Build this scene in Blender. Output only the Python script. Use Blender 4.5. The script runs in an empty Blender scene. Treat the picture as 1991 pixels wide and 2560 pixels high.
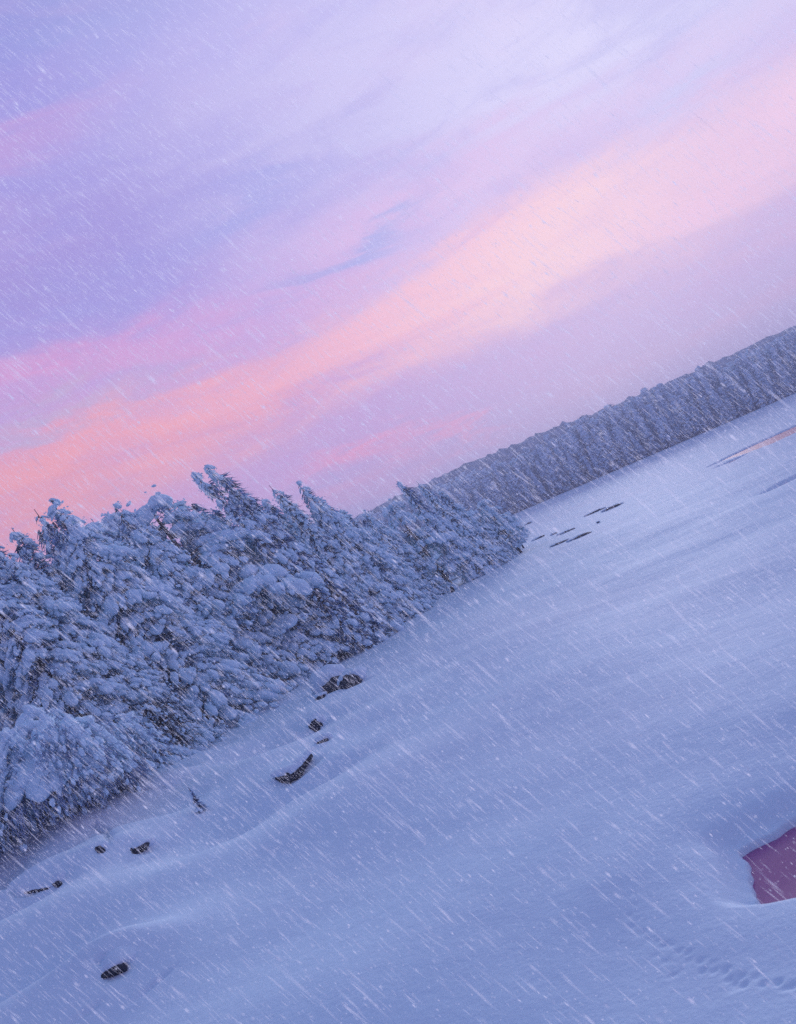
import bpy, bmesh, math, random
import numpy as np
from mathutils import Vector, Matrix

SC = bpy.context.scene
COL = SC.collection
R = math.radians

# ------------------------------------------------------------------ camera
SW, SH, F = 1991.0, 2560.0, 2217.0          # photograph size and focal length in its pixels
EYE = np.array([0.0, 0.0, 4.0])
ROLL, PITCH = R(23.4), R(2.2)
fwd = np.array([0, math.cos(PITCH), math.sin(PITCH)])
right0 = np.array([1.0, 0, 0])
up0 = np.cross(right0, fwd)
cr = math.cos(ROLL) * right0 - math.sin(ROLL) * up0
cu = math.sin(ROLL) * right0 + math.cos(ROLL) * up0
cam_d = bpy.data.cameras.new('camera')
cam = bpy.data.objects.new('camera', cam_d)
COL.objects.link(cam)
cam.matrix_world = Matrix(((cr[0], cu[0], -fwd[0], EYE[0]), (cr[1], cu[1], -fwd[1], EYE[1]),
                           (cr[2], cu[2], -fwd[2], EYE[2]), (0, 0, 0, 1)))
cam_d.sensor_fit = 'VERTICAL'
cam_d.sensor_height = 24.0
cam_d.sensor_width = 24.0 * SW / SH
cam_d.lens = 24.0 * F / SH
cam_d.clip_start, cam_d.clip_end = 0.05, 6000
cam_d.dof.use_dof = True
cam_d.dof.focus_distance = 45.0
cam_d.dof.aperture_fstop = 1.8
SC.camera = cam

def ray(u, v):
    d = fwd * F + (u - SW / 2) * cr + (SH / 2 - v) * cu
    return d / np.linalg.norm(d)


# ------------------------------------------------------------------ sky
world = bpy.data.worlds.new('World')
SC.world = world
world.use_nodes = True
SUN_AZ, SUN_EL = R(15), R(7)               # the low sun behind the bright cloud ahead
GLOW_AZ, GLOW_EL = R(46), R(30)


class NT:
    """small helper for node trees"""
    def __init__(self, tree):
        self.t = tree; self.n = tree.nodes; self.l = tree.links

    def node(self, kind, **kw):
        nd = self.n.new(kind)
        for k, v in kw.items():
            setattr(nd, k, v)
        return nd

    def put(self, sock, v):
        if isinstance(v, bpy.types.NodeSocket):
            self.l.new(v, sock)
        elif v is not None:
            sock.default_value = (*v, 1) if isinstance(v, tuple) and len(v) == 3 and sock.type == 'RGBA' else v

    def math(self, op, a, b=None, c=None, clamp=False):
        nd = self.node('ShaderNodeMath', operation=op, use_clamp=clamp)
        self.put(nd.inputs[0], a); self.put(nd.inputs[1], b)
        if c is not None: self.put(nd.inputs[2], c)
        return nd.outputs[0]

    def vec(self, x, y, z):
        nd = self.node('ShaderNodeCombineXYZ')
        for i, v in enumerate((x, y, z)): self.put(nd.inputs[i], v)
        return nd.outputs[0]

    def noise(self, v, scale, detail=4, rough=0.55, dist=0.0):
        nd = self.node('ShaderNodeTexNoise')
        self.put(nd.inputs['Vector'], v)
        nd.inputs['Scale'].default_value = scale
        nd.inputs['Detail'].default_value = detail
        nd.inputs['Roughness'].default_value = rough
        nd.inputs['Distortion'].default_value = dist
        return nd.outputs['Fac']

    def ramp(self, fac, stops, interp='EASE'):
        nd = self.node('ShaderNodeValToRGB')
        r = nd.color_ramp; r.interpolation = interp
        while len(r.elements) < len(stops): r.elements.new(0.5)
        for e, (p, c) in zip(r.elements, stops):
            e.position = p
            e.color = (*c, 1) if len(c) == 3 else c
        self.put(nd.inputs[0], fac)
        return nd.outputs[0]

    def mix(self, fac, a, b, mode='MIX'):
        nd = self.node('ShaderNodeMix', data_type='RGBA', blend_type=mode)
        self.put(nd.inputs['Factor'], fac); self.put(nd.inputs['A'], a); self.put(nd.inputs['B'], b)
        return nd.outputs['Result']

    def range(self, v, a, b, c=0.0, d=1.0, smooth=True):
        nd = self.node('ShaderNodeMapRange', interpolation_type='SMOOTHSTEP' if smooth else 'LINEAR')
        self.put(nd.inputs['Value'], v)
        for k, x in zip(('From Min', 'From Max', 'To Min', 'To Max'), (a, b, c, d)): nd.inputs[k].default_value = x
        return nd.outputs[0]


def lin(r, g, b):
    return tuple(((c / 255) / 12.92 if c / 255 <= 0.04045 else ((c / 255 + 0.055) / 1.055) ** 2.4) for c in (r, g, b))


CLOUDS = [
    (60, 120, 420, 260, (156, 148, 216), 0.7), (250, 520, 560, 190, (156, 142, 212), 0.75), (20, 700, 300, 120, (166, 140, 206), 0.6),
    (650, 330, 500, 130, (170, 154, 216), 0.75), (1300, 850, 700, 120, (192, 154, 208), 0.9), (600, 1120, 400, 60, (196, 152, 206), 0.6), (1780, 740, 460, 100, (200, 164, 214), 0.85),
    (900, 100, 700, 150, (200, 192, 234), 0.5), (1500, 60, 600, 200, (226, 218, 244), 0.7), (30, 330, 180, 50, (196, 156, 212), 0.6),
    (150, 900, 330, 60, (224, 152, 200), 0.7), (600, 800, 380, 42, (220, 158, 206), 0.5), (1080, 450, 330, 70, (228, 172, 214), 0.6), (1500, 330, 500, 60, (222, 190, 228), 0.5),
    (60, 1270, 330, 120, (236, 150, 160), 1.0), (270, 1130, 400, 90, (242, 156, 166), 1.0), (540, 1000, 380, 84, (248, 164, 172), 1.0),
    (900, 870, 330, 72, (246, 170, 186), 1.0), (1080, 770, 300, 84, (250, 180, 194), 0.95), (1300, 640, 300, 90, (254, 190, 198), 1.0),
    (1520, 560, 330, 96, (255, 206, 200), 1.0), (1800, 430, 330, 90, (250, 188, 214), 0.8), (1960, 290, 200, 60, (250, 196, 218), 0.6),
    (850, 1190, 150, 20, (240, 146, 184), 0.8), (1090, 1110, 170, 16, (238, 146, 188), 0.7),
    (930, 600, 130, 22, (146, 158, 222), 0.65), (760, 670, 150, 24, (150, 152, 216), 0.5), (640, 500, 100, 20, (150, 154, 220), 0.45),
    (110, 1060, 200, 24, (188, 172, 208), 0.6), (380, 930, 160, 16, (184, 166, 210), 0.4), (1730, 215, 110, 14, (186, 192, 234), 0.5)]


def build_sky():
    w = NT(world.node_tree)
    w.n.clear()
    out = w.node('ShaderNodeOutputWorld')
    geo = w.node('ShaderNodeTexCoord')
    sep = w.node('ShaderNodeSeparateXYZ')
    w.put(sep.inputs[0], geo.outputs['Generated'])
    x, y, z = sep.outputs
    el = w.math('DIVIDE', w.math('ARCSINE', z), R(90))                 # 0 at the horizon, 1 overhead
    az = w.math('ARCTAN2', x, y)
    eld = w.math('MULTIPLY', el, 90.0)                                 # degrees
    azd = w.math('MULTIPLY', az, 180 / math.pi)
    # broad drift of the cloud bands: warp the elevation with long, flat noise
    p = w.vec(w.math('MULTIPLY', azd, 0.028), w.math('MULTIPLY', eld, 0.11), 3.1)
    n1 = w.noise(p, 1.0, 5, 0.55, 0.4)
    p2 = w.vec(w.math('MULTIPLY', azd, 0.075), w.math('MULTIPLY', eld, 0.36), 7.7)
    n2 = w.noise(p2, 1.0, 6, 0.6, 0.6)
    warp = w.math('ADD', w.math('MULTIPLY', w.math('SUBTRACT', n1, 0.5), 7.0),
                  w.math('MULTIPLY', w.math('SUBTRACT', n2, 0.5), 4.0))
    e2 = w.math('ADD', eld, warp)
    base = w.ramp(w.math('DIVIDE', e2, 90.0, clamp=True), [
        (0.00, lin(196, 158, 208)), (0.055, lin(192, 152, 208)), (0.10, lin(206, 152, 206)),
        (0.15, lin(208, 158, 210)), (0.19, lin(184, 156, 218)), (0.25, lin(160, 150, 218)), (0.34, lin(166, 156, 224)),
        (0.48, lin(84, 134, 188)), (1.00, lin(36, 106, 160))])
    # the warm bands of cloud
    band = w.math('SUBTRACT', 1.0, w.math('ABSOLUTE', w.math('DIVIDE', w.math('SUBTRACT', e2, 12.6), 5.2)), clamp=True)
    band = w.math('MULTIPLY', w.range(band, 0.0, 0.8), w.range(n2, 0.32, 0.52))
    warm = w.mix(w.range(azd, -24, 14), lin(224, 152, 184), lin(255, 206, 206))
    c = w.mix(w.math('MULTIPLY', band, 0.45), base, warm)
    band2 = w.math('SUBTRACT', 1.0, w.math('ABSOLUTE', w.math('DIVIDE', w.math('SUBTRACT', e2, 19.0), 2.2)), clamp=True)
    band2 = w.math('MULTIPLY', w.range(band2, 0.0, 0.9), w.range(n1, 0.40, 0.55))
    c = w.mix(w.math('MULTIPLY', band2, 0.3), c, lin(226, 166, 204))
    # a thin pink streak low down and faint pink patches high up
    lowb = w.math('SUBTRACT', 1.0, w.math('ABSOLUTE', w.math('DIVIDE', w.math('SUBTRACT', e2, 5.0), 0.9)), clamp=True)
    c = w.mix(w.math('MULTIPLY', w.math('MULTIPLY', lowb, w.range(n1, 0.42, 0.6)), 0.6), c, lin(232, 150, 190))
    p3 = w.vec(w.math('MULTIPLY', azd, 0.045), w.math('MULTIPLY', eld, 0.16), 21.3)
    n3 = w.noise(p3, 1.0, 6, 0.6, 0.3)
    hi = w.math('MULTIPLY', w.range(n3, 0.47, 0.66), w.range(eld, 14, 22))
    c = w.mix(w.math('MULTIPLY', hi, 0.5), c, lin(222, 182, 220))
    lo = w.math('MULTIPLY', w.range(n3, 0.30, 0.47, 1.0, 0.0), w.range(eld, 12, 20))
    c = w.mix(w.math('MULTIPLY', lo, 0.32), c, lin(150, 165, 222))
    # single clouds: where the photo shows them, (u, v) and half extents in its pixels
    wa = w.math('ADD', azd, w.math('MULTIPLY', w.math('SUBTRACT', n2, 0.5), 16.0))
    we = w.math('ADD', eld, w.math('ADD', w.math('MULTIPLY', w.math('SUBTRACT', n2, 0.5), 9.0), w.math('MULTIPLY', w.math('SUBTRACT', n3, 0.5), 4.0)))
    p4 = w.vec(w.math('MULTIPLY', azd, 0.10), w.math('MULTIPLY', eld, 0.42), 33.0)
    brk = w.range(w.noise(p4, 1.0, 5, 0.6, 0.8), 0.34, 0.58, 0.45, 1.05)
    for (u, v, hu, hv, rgb, st) in CLOUDS:
        d = ray(u, v)
        a0, e0 = math.degrees(math.atan2(d[0], d[1])), math.degrees(math.asin(d[2]))
        ha, he = math.degrees(hu / F), math.degrees(hv / F)
        p_ = w.math('POWER', w.math('DIVIDE', w.math('SUBTRACT', wa, a0), ha), 2.0)
        q_ = w.math('POWER', w.math('DIVIDE', w.math('SUBTRACT', we, e0), he), 2.0)
        m_ = w.math('MULTIPLY', w.math('EXPONENT', w.math('MULTIPLY', w.math('ADD', p_, q_), -0.9)), st)
        if hv > 40: m_ = w.math('MULTIPLY', m_, brk)
        c = w.mix(m_, c, lin(*rgb))
    # the glow towards the hidden sun
    sd = (math.sin(GLOW_AZ) * math.cos(GLOW_EL), math.cos(GLOW_AZ) * math.cos(GLOW_EL), math.sin(GLOW_EL))
    dt = w.node('ShaderNodeVectorMath', operation='DOT_PRODUCT')
    w.put(dt.inputs[0], geo.outputs['Generated']); dt.inputs[1].default_value = sd
    g = w.range(dt.outputs['Value'], 0.66, 1.0, 0.0, 1.0, smooth=False)
    g = w.math('MULTIPLY', g, w.range(eld, 2, 30, 0.55, 1.0))
    c = w.mix(w.math('MULTIPLY', g, 0.5), c, (0.84, 0.78, 0.95, 1))
    dim = w.range(dt.outputs['Value'], -1.0, 0.85, 0.62, 1.0)
    c = w.mix(1.0, c, w.vec(dim, dim, dim), 'MULTIPLY')
    bg = w.node('ShaderNodeBackground'); w.put(bg.inputs[0], c); bg.inputs[1].default_value = 1.0
    sky = w.node('ShaderNodeTexSky', sky_type='NISHITA', sun_disc=False)
    sky.sun_elevation = SUN_EL; sky.sun_rotation = SUN_AZ
    sky.dust_density = 0.3; sky.ozone_density = 3.0
    bg2 = w.node('ShaderNodeBackground'); w.put(bg2.inputs[0], sky.outputs[0]); bg2.inputs[1].default_value = 0.015
    add = w.node('ShaderNodeAddShader')
    w.l.new(bg.outputs[0], add.inputs[0]); w.l.new(bg2.outputs[0], add.inputs[1])
    w.l.new(add.outputs[0], out.inputs[0])


build_sky()
sun_d = bpy.data.lights.new('sun', 'SUN')
sun_d.energy = 2.6
sun_d.angle = R(10)
sun_d.color = (0.94, 0.92, 1.0)
sun = bpy.data.objects.new('sun', sun_d)
COL.objects.link(sun)
sv = Vector((math.sin(SUN_AZ) * math.cos(SUN_EL), math.cos(SUN_AZ) * math.cos(SUN_EL), math.sin(SUN_EL)))
sun.rotation_euler = sv.to_track_quat('Z', 'Y').to_euler()
vs = SC.view_settings
vs.view_transform = 'Standard'; vs.look = 'None'; vs.exposure = 0.14; vs.gamma = 1.0; vs.use_curve_mapping = False
SC.cycles.use_denoising = False
SC.cycles.max_bounces = 6
SC.cycles.diffuse_bounces = 3
SC.cycles.volume_bounces = 0
SC.cycles.transparent_max_bounces = 8


# ------------------------------------------------------------------ helpers
def on_ground(u, v, z=0.0):
    """where the line of sight through a point of the photograph meets the level z"""
    d = ray(u, v)
    t = (z - EYE[2]) / d[2]
    return EYE + d * t


def at_dist(u, v, y):
    d = ray(u, v)
    return EYE + d * (y / d[1])


def project(p):
    q = np.asarray(p) - EYE
    w = q @ fwd
    return SW / 2 + F * (q @ cr) / w, SH / 2 - F * (q @ cu) / w


def tag(o, label=None, cat=None, group=None, kind=None):
    if label: o['label'] = label
    if cat: o['category'] = cat
    if group: o['group'] = group
    if kind: o['kind'] = kind
    return o


def empty(name, loc=(0, 0, 0)):
    o = bpy.data.objects.new(name, None)
    o.empty_display_size = 0.3
    COL.objects.link(o)
    o.location = loc
    return o


def mesh_obj(name, verts, faces, mat, parent=None, smooth=True):
    me = bpy.data.meshes.new(name)
    verts = np.asarray(verts, dtype=np.float32)
    faces = np.asarray(faces, dtype=np.int32)
    k = faces.shape[1]
    me.vertices.add(len(verts)); me.vertices.foreach_set('co', verts.ravel())
    me.loops.add(faces.size); me.loops.foreach_set('vertex_index', faces.ravel())
    me.polygons.add(len(faces))
    me.polygons.foreach_set('loop_start', np.arange(len(faces), dtype=np.int32) * k)
    me.polygons.foreach_set('use_smooth', np.full(len(faces), smooth, dtype=bool))
    me.update(calc_edges=True)
    me.materials.append(mat)
    o = bpy.data.objects.new(name, me)
    COL.objects.link(o)
    if parent: o.parent = parent
    return o


def copy_tree(o):
    c = o.copy(); COL.objects.link(c)
    for ch in list(o.children):
        d = ch.copy(); COL.objects.link(d); d.parent = c
    return c


def ico(sub):
    bm = bmesh.new()
    bmesh.ops.create_icosphere(bm, subdivisions=sub, radius=1.0)
    bm.verts.ensure_lookup_table()
    v = np.array([x.co[:] for x in bm.verts]); f = np.array([[q.index for q in p.verts] for p in bm.faces])
    bm.free()
    return v, f


ICO = {k: ico(k) for k in (1, 2, 3, 4)}


class Acc:
    """collects triangles"""
    def __init__(self): self.v, self.f, self.n = [], [], 0

    def add(self, v, f):
        self.v.append(v); self.f.append(f + self.n); self.n += len(v)

    def arrays(self): return np.concatenate(self.v), np.concatenate(self.f)

    def blobs(self, c, ax, sub, rng, rough=0.22, freq=2.6):
        """lumpy ellipsoids; c (n,3) centres, ax (n,3,3) scaled axes"""
        tv, tf = ICO[sub]
        n = len(c)
        ph = rng.uniform(0, 6.28, (n, 1, 6))
        k = rng.normal(0, freq, (n, 3, 6))
        w = np.sin(np.einsum('vj,njk->nvk', tv, k) + ph).sum(-1) / 6
        w2 = np.sin(np.einsum('vj,njk->nvk', tv, k[:, ::-1] * 2.3) + ph[..., ::-1]).sum(-1) / 6
        s = 1 + rough * 1.6 * w + rough * 0.9 * w2
        v = np.einsum('nvj,njk->nvk', tv[None] * s[..., None], ax) + c[:, None]
        f = tf[None] + (np.arange(n) * len(tv))[:, None, None]
        self.add(v.reshape(-1, 3), f.reshape(-1, 3))

    def blades(self, a, b, w, rng):
        """thin tapering triangles from a to b"""
        d = b - a
        s = np.cross(d, rng.normal(0, 1, a.shape))
        s /= np.linalg.norm(s, axis=1, keepdims=True) + 1e-9
        s *= np.asarray(w).reshape(-1, 1)
        v = np.stack([a - s, a + s, b], 1).reshape(-1, 3)
        self.add(v, np.arange(len(v)).reshape(-1, 3))

    def tube(self, pts, rad, sides=5):
        pts = np.asarray(pts, float); n = len(pts)
        t = np.gradient(pts, axis=0); t /= np.linalg.norm(t, axis=1, keepdims=True) + 1e-9
        ref = np.where(np.abs(t[:, 2:3]) > 0.9, [[1.0, 0, 0]], [[0, 0, 1.0]])
        a = np.cross(t, ref); a /= np.linalg.norm(a, axis=1, keepdims=True)
        b = np.cross(t, a)
        ang = np.arange(sides) * 2 * math.pi / sides
        r = np.asarray(rad, float).reshape(-1, 1, 1) * np.ones((n, 1, 1))
        v = pts[:, None] + r * (np.cos(ang)[None, :, None] * a[:, None] + np.sin(ang)[None, :, None] * b[:, None])
        f = []
        for i in range(n - 1):
            for j in range(sides):
                k = (j + 1) % sides
                p, q, r_, s = i * sides + j, i * sides + k, (i + 1) * sides + k, (i + 1) * sides + j
                f += [[p, q, r_], [p, r_, s]]
        self.add(v.reshape(-1, 3), np.array(f))


def frame(d, sx, sy, sz):
    """scaled axes (n,3,3) with x along the unit vectors d and z upwards"""
    up = np.array([0, 0, 1.0])
    y = np.cross(up, d); y /= np.linalg.norm(y, axis=1, keepdims=True) + 1e-9
    z = np.cross(d, y)
    return np.stack([d * sx[:, None], y * sy[:, None], z * sz[:, None]], 1)


# ------------------------------------------------------------------ materials
def material(name, color, rough=0.7, spec=0.3, bump=None, vary=None, sheen=0.0):
    m = bpy.data.materials.new(name); m.use_nodes = True
    t = NT(m.node_tree)
    b = t.n['Principled BSDF']
    b.inputs['Base Color'].default_value = (*color, 1)
    b.inputs['Roughness'].default_value = rough
    b.inputs['Specular IOR Level'].default_value = spec
    tc = t.node('ShaderNodeTexCoord').outputs['Object']
    if vary:
        n = t.noise(tc, vary[0], 5, 0.6)
        t.put(b.inputs['Base Color'], t.mix(t.range(n, 0.35, 0.65), (*color, 1), (*vary[1], 1)))
    if bump:
        h = None
        for sc_, st in bump:
            n = t.math('MULTIPLY', t.noise(tc, sc_, 4, 0.6), st)
            h = n if h is None else t.math('ADD', h, n)
        bn = t.node('ShaderNodeBump'); t.put(bn.inputs['Height'], h)
        bn.inputs['Strength'].default_value = 1.0; bn.inputs['Distance'].default_value = 1.0
        t.l.new(bn.outputs[0], b.inputs['Normal'])
    return m


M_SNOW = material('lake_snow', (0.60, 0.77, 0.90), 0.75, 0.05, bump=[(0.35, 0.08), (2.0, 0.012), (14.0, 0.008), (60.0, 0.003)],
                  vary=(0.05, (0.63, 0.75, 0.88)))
M_LOAD = material('tree_snow', (0.62, 0.84, 0.98), 0.8, 0.05, bump=[(6.0, 0.05), (25.0, 0.02)])
M_NEEDLE = material('needles', (0.03, 0.05, 0.10), 0.8, 0.2, vary=(4.0, (0.34, 0.52, 0.80)))
M_DARK = material('dark_needles', (0.016, 0.020, 0.036), 0.8, 0.2, vary=(0.5, (0.20, 0.28, 0.44)))
M_FROST = material('frosted_twigs', (0.22, 0.30, 0.48), 0.8, 0.2, vary=(2.0, (0.42, 0.54, 0.74)))
M_BARK = material('bark', (0.045, 0.035, 0.035), 0.85, 0.2, bump=[(20.0, 0.02)], vary=(4.0, (0.07, 0.055, 0.055)))
M_ROCK = material('dark_rock', (0.010, 0.013, 0.024), 0.75, 0.35, bump=[(5.0, 0.04), (25.0, 0.01)], vary=(6.0, (0.028, 0.034, 0.055)))
M_FLAKE = material('flake', (0.95, 0.95, 0.98), 0.6, 0.3)
_t = NT(M_FLAKE.node_tree)
_tr = _t.node('ShaderNodeBsdfTranslucent'); _tr.inputs[0].default_value = (0.98, 0.97, 1.0, 1)
_mx = _t.node('ShaderNodeMixShader'); _mx.inputs[0].default_value = 0.75
_t.l.new(_t.n['Principled BSDF'].outputs[0], _mx.inputs[1]); _t.l.new(_tr.outputs[0], _mx.inputs[2])
_t.l.new(_mx.outputs[0], _t.n['Material Output'].inputs[0])
M_GRASS = material('dry_grass', (0.05, 0.04, 0.045), 0.8, 0.2)


def water_material(name, col, rough, wave):
    m = bpy.data.materials.new(name); m.use_nodes = True
    t = NT(m.node_tree); b = t.n['Principled BSDF']
    b.inputs['Base Color'].default_value = (*col, 1)
    b.inputs['Roughness'].default_value = rough
    b.inputs['IOR'].default_value = 1.33
    tc = t.node('ShaderNodeTexCoord').outputs['Object']
    bn = t.node('ShaderNodeBump'); t.put(bn.inputs['Height'], t.math('MULTIPLY', t.noise(tc, 3.0, 2, 0.4), wave))
    t.l.new(bn.outputs[0], b.inputs['Normal'])
    return m


M_WATER = water_material('sky_mauve_water', (0.34, 0.11, 0.28), 0.2, 0.04)  # mauve of the reflected sky is put into the base colour
M_FARWATER = water_material('sky_pink_water', (0.50, 0.17, 0.27), 0.6, 0.0)  # pink base colour paints in the sunset sky's reflection

# ------------------------------------------------------------------ the lie of the land
EDGE_PX = [(-700, 2330), (-300, 2200), (0, 2090), (120, 2050), (300, 2015), (400, 1895), (455, 1835), (530, 1712), (612, 1652),
           (742, 1590), (872, 1556), (1000, 1506), (1105, 1450), (1230, 1395), (1290, 1345)]
EDGE = np.array([on_ground(u, v)[:2] for u, v in EDGE_PX])      # foot of the near wood


def edge_depth(x, y):
    """metres inside the wood, measured along a line running away to the left; negative on the lake"""
    x = np.asarray(x, float); y = np.asarray(y, float)
    ex = np.interp(y, EDGE[:, 1][np.argsort(EDGE[:, 1])], EDGE[:, 0][np.argsort(EDGE[:, 1])])
    return ex - x


# drifts: (u, v, half length, half width, height, turn in degrees) placed by their photo position
DRIFTS = []
DENTS = []
POOL_PX = [(1860, 2144), (1876, 2170), (1880, 2222), (1930, 2218), (2060, 2190), (2240, 2120), (2330, 1960), (2150, 1975), (1991, 2070), (1925, 2105)]
WATER_Z = -0.20
POOL = np.array([on_ground(u, v, 0.0 if 2 <= i <= 5 else WATER_Z)[:2] for i, (u, v) in enumerate(POOL_PX)])
LEADS_PX = [
    [(1772, 1170), (1830, 1140), (1900, 1107), (1991, 1066), (2200, 972), (2200, 994), (1991, 1084), (1930, 1112), (1860, 1138), (1820, 1150)],
    [(1790, 1172), (1830, 1154), (1868, 1138), (1830, 1158)],
    [(1920, 1236), (1960, 1212), (2060, 1165), (2060, 1168), (1960, 1217)],
]
LEADS = [np.array([on_ground(u, v, -0.12)[:2] for u, v in L]) for L in LEADS_PX]


def poly_sd(P, x, y):
    """signed distance to polygon P, negative inside"""
    d = np.full(x.shape, 1e9); inside = np.zeros(x.shape, bool)
    n = len(P)
    for i in range(n):
        a, b = P[i], P[(i + 1) % n]
        e = b - a
        wx, wy = x - a[0], y - a[1]
        t = np.clip((wx * e[0] + wy * e[1]) / (e @ e), 0, 1)
        d = np.minimum(d, np.hypot(wx - e[0] * t, wy - e[1] * t))
        c = ((a[1] > y) != (b[1] > y))
        with np.errstate(divide='ignore', invalid='ignore'):
            xi = a[0] + (y - a[1]) / (b[1] - a[1] + 1e-12) * e[0]
        inside ^= c & (x < xi)
    return np.where(inside, -d, d)


def sst(a, b, x):
    t = np.clip((x - a) / (b - a), 0, 1)
    return t * t * (3 - 2 * t)


rg = np.random.default_rng(5)
WAVES = [(rg.normal(0, 1, 2) / L, rg.uniform(0, 6.28), L) for L in (3.0, 4.0, 5.5, 7, 9, 13, 19, 30)]


def height(x, y):
    x = np.asarray(x, float); y = np.asarray(y, float)
    r = np.hypot(x, y)
    near = 1 - sst(30, 75, r)
    h = np.zeros(x.shape)
    for k, ph, L in WAVES:
        h += 0.0030 * L * np.sin(6.28 * (k[0] * x + k[1] * y) * 0.7 + ph) * (0.30 + 0.9 * near) * (0.35 + 0.65 * near) * (0.5 if L < 6 else 1)
    dep = edge_depth(x, y)
    left = sst(-14, 2, dep) * near
    for k, ph, L in WAVES[:6]:
        h += 0.018 * L * np.sin(6.28 * (k[1] * x - k[0] * y) + ph * 2) * left
    h += 2.6 * sst(-2.5, 22, dep) * (1 - sst(85, 110, r)) + 0.35 * sst(-6, 0, dep) * near
    # the bank under the camera, off to the lower left
    for (cx, cy, a, b, hh, t) in DRIFTS:
        c, s = math.cos(t), math.sin(t)
        dx, dy = x - cx, y - cy
        p, q = (c * dx + s * dy) / a, (-s * dx + c * dy) / b
        h += hh * np.exp(-(p * p + q * q) * 1.2)
    for (cx, cy, a, b, hh, t) in DENTS:
        m = (np.abs(x - cx) < 3 * a + 3 * b) & (np.abs(y - cy) < 3 * a + 3 * b)
        if not m.any(): continue
        c, s = math.cos(t), math.sin(t)
        dx, dy = x[m] - cx, y[m] - cy
        p, q = (c * dx + s * dy) / a, (-s * dx + c * dy) / b
        h[m] -= hh * np.exp(-(p * p + q * q) ** 1.3 * 1.2)
    # open water hollows
    sd = poly_sd(POOL, x, y)
    sd = sd + (0.018 * np.sin(x * 9 + 1.3 * np.sin(y * 7)) + 0.010 * np.sin(y * 23 + x * 11)) * (1 - sst(0.0, 0.16, sd))
    h = h * sst(0.0, 2.5, sd) + 0.06 * np.exp(-((sd - 0.6) / 0.6) ** 2)
    h = np.where(sd < 0.40, h - 0.16 * (1 - sst(0.0, 0.40, sd)) - 0.5 * (1 - sst(-0.06, 0.03, sd)), h)
    for L in LEADS:
        sd = poly_sd(L, x, y)
        h = np.where(sd < 1.0, h * sst(0, 1.0, sd) - 0.35 * (1 - sst(-0.3, 0.4, sd)), h)
    return h


def G(x, y): return float(height(np.array([float(x)]), np.array([float(y)]))[0])


TS = np.concatenate([np.arange(4, 20, 0.02), np.arange(20, 110, 0.1)])


def hit(u, v):
    """where the line of sight through a point of the photograph meets the snow"""
    P = EYE + ray(u, v) * TS[:, None]
    below = np.nonzero(P[:, 2] < height(P[:, 0], P[:, 1]))[0]
    return P[below[0]] if len(below) else on_ground(u, v)


def drift(u, v, a, b, hh, deg):
    p = on_ground(u, v); DRIFTS.append((p[0], p[1], a, b, hh, R(deg)))


def dent(u, v, a, b, hh, deg=0):
    p = hit(u, v); DENTS.append((p[0], p[1], a, b, hh, R(deg)))


drift(130, 2500, 2.2, 1.2, 0.32, 20)
drift(210, 2090, 2.6, 1.3, 0.55, 25)
drift(60, 2260, 2.4, 1.0, 0.40, 15)
drift(330, 2110, 1.2, 0.8, 0.30, 0)
drift(250, 2180, 1.6, 0.7, 0.22, 10)
drift(600, 1650, 4.0, 2.4, 0.7, 20)
drift(840, 1585, 4.5, 2.0, 0.7, 20)
drift(430, 1985, 2.4, 1.0, 0.35, 10)
drift(750, 1955, 1.5, 0.7, -0.25, 10)
drift(1640, 2300, 1.2, 1.0, -0.12, 0)
drift(1780, 2050, 2.5, 0.8, 0.16, 40)
drift(1560, 2190, 1.5, 0.5, 0.10, 60)
drift(300, 2410, 0.9, 0.5, 0.22, 10)
dent(380, 2462, 0.28, 0.08, 0.12, 40)
dent(215, 2530, 0.25, 0.06, 0.07, 40)
# the small animal's trail, lower right
trail = [(1584, 2235), (1590, 2262), (1574, 2288), (1598, 2300), (1580, 2318), (1608, 2334), (1620, 2352), (1645, 2356), (1662, 2364),
         (1680, 2362), (1698, 2378), (1722, 2384), (1724, 2402), (1752, 2404), (1758, 2428), (1784, 2410), (1786, 2426), (1816, 2424),
         (1812, 2436), (1824, 2450), (1838, 2460), (1834, 2472), (1854, 2440), (1860, 2462), (1890, 2444), (1910, 2462), (1946, 2456),
         (1962, 2472), (1984, 2466), (2010, 2480), (1700, 2430), (1668, 2404), (1680, 2440), (1640, 2390)]
for i, (u, v) in enumerate(trail):
    s = 0.6 + 0.5 * math.sin(i * 2.1) ** 2
    if i < 8 or i > 29: s *= 0.6
    dent(u, v, 0.048, 0.036, 0.028 * s, 30)


# each stone or dark lump lies in a hollow of its own, and the crust has cracked beside some of them
for (u, v, w_, h_) in [(838, 1722, 66, 26), (880, 1714, 54, 24), (802, 1747, 24, 8), (793, 1822, 36, 20), (932, 1560, 44, 9), (256, 2128, 22, 12), (348, 2126, 50, 12), (150, 2212, 28, 14), (285, 2428, 60, 12), (320, 1965, 20, 12), (335, 1935, 30, 14)]:
    p = hit(u, v); d = np.linalg.norm(p - EYE)
    DENTS.append((p[0], p[1], 0.75 * w_ * d / F, 0.50 * w_ * d / F, 0.9 * h_ * d / F, 0.2))
dent(737, 1930, 0.75, 0.35, 0.22, 40)


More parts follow.
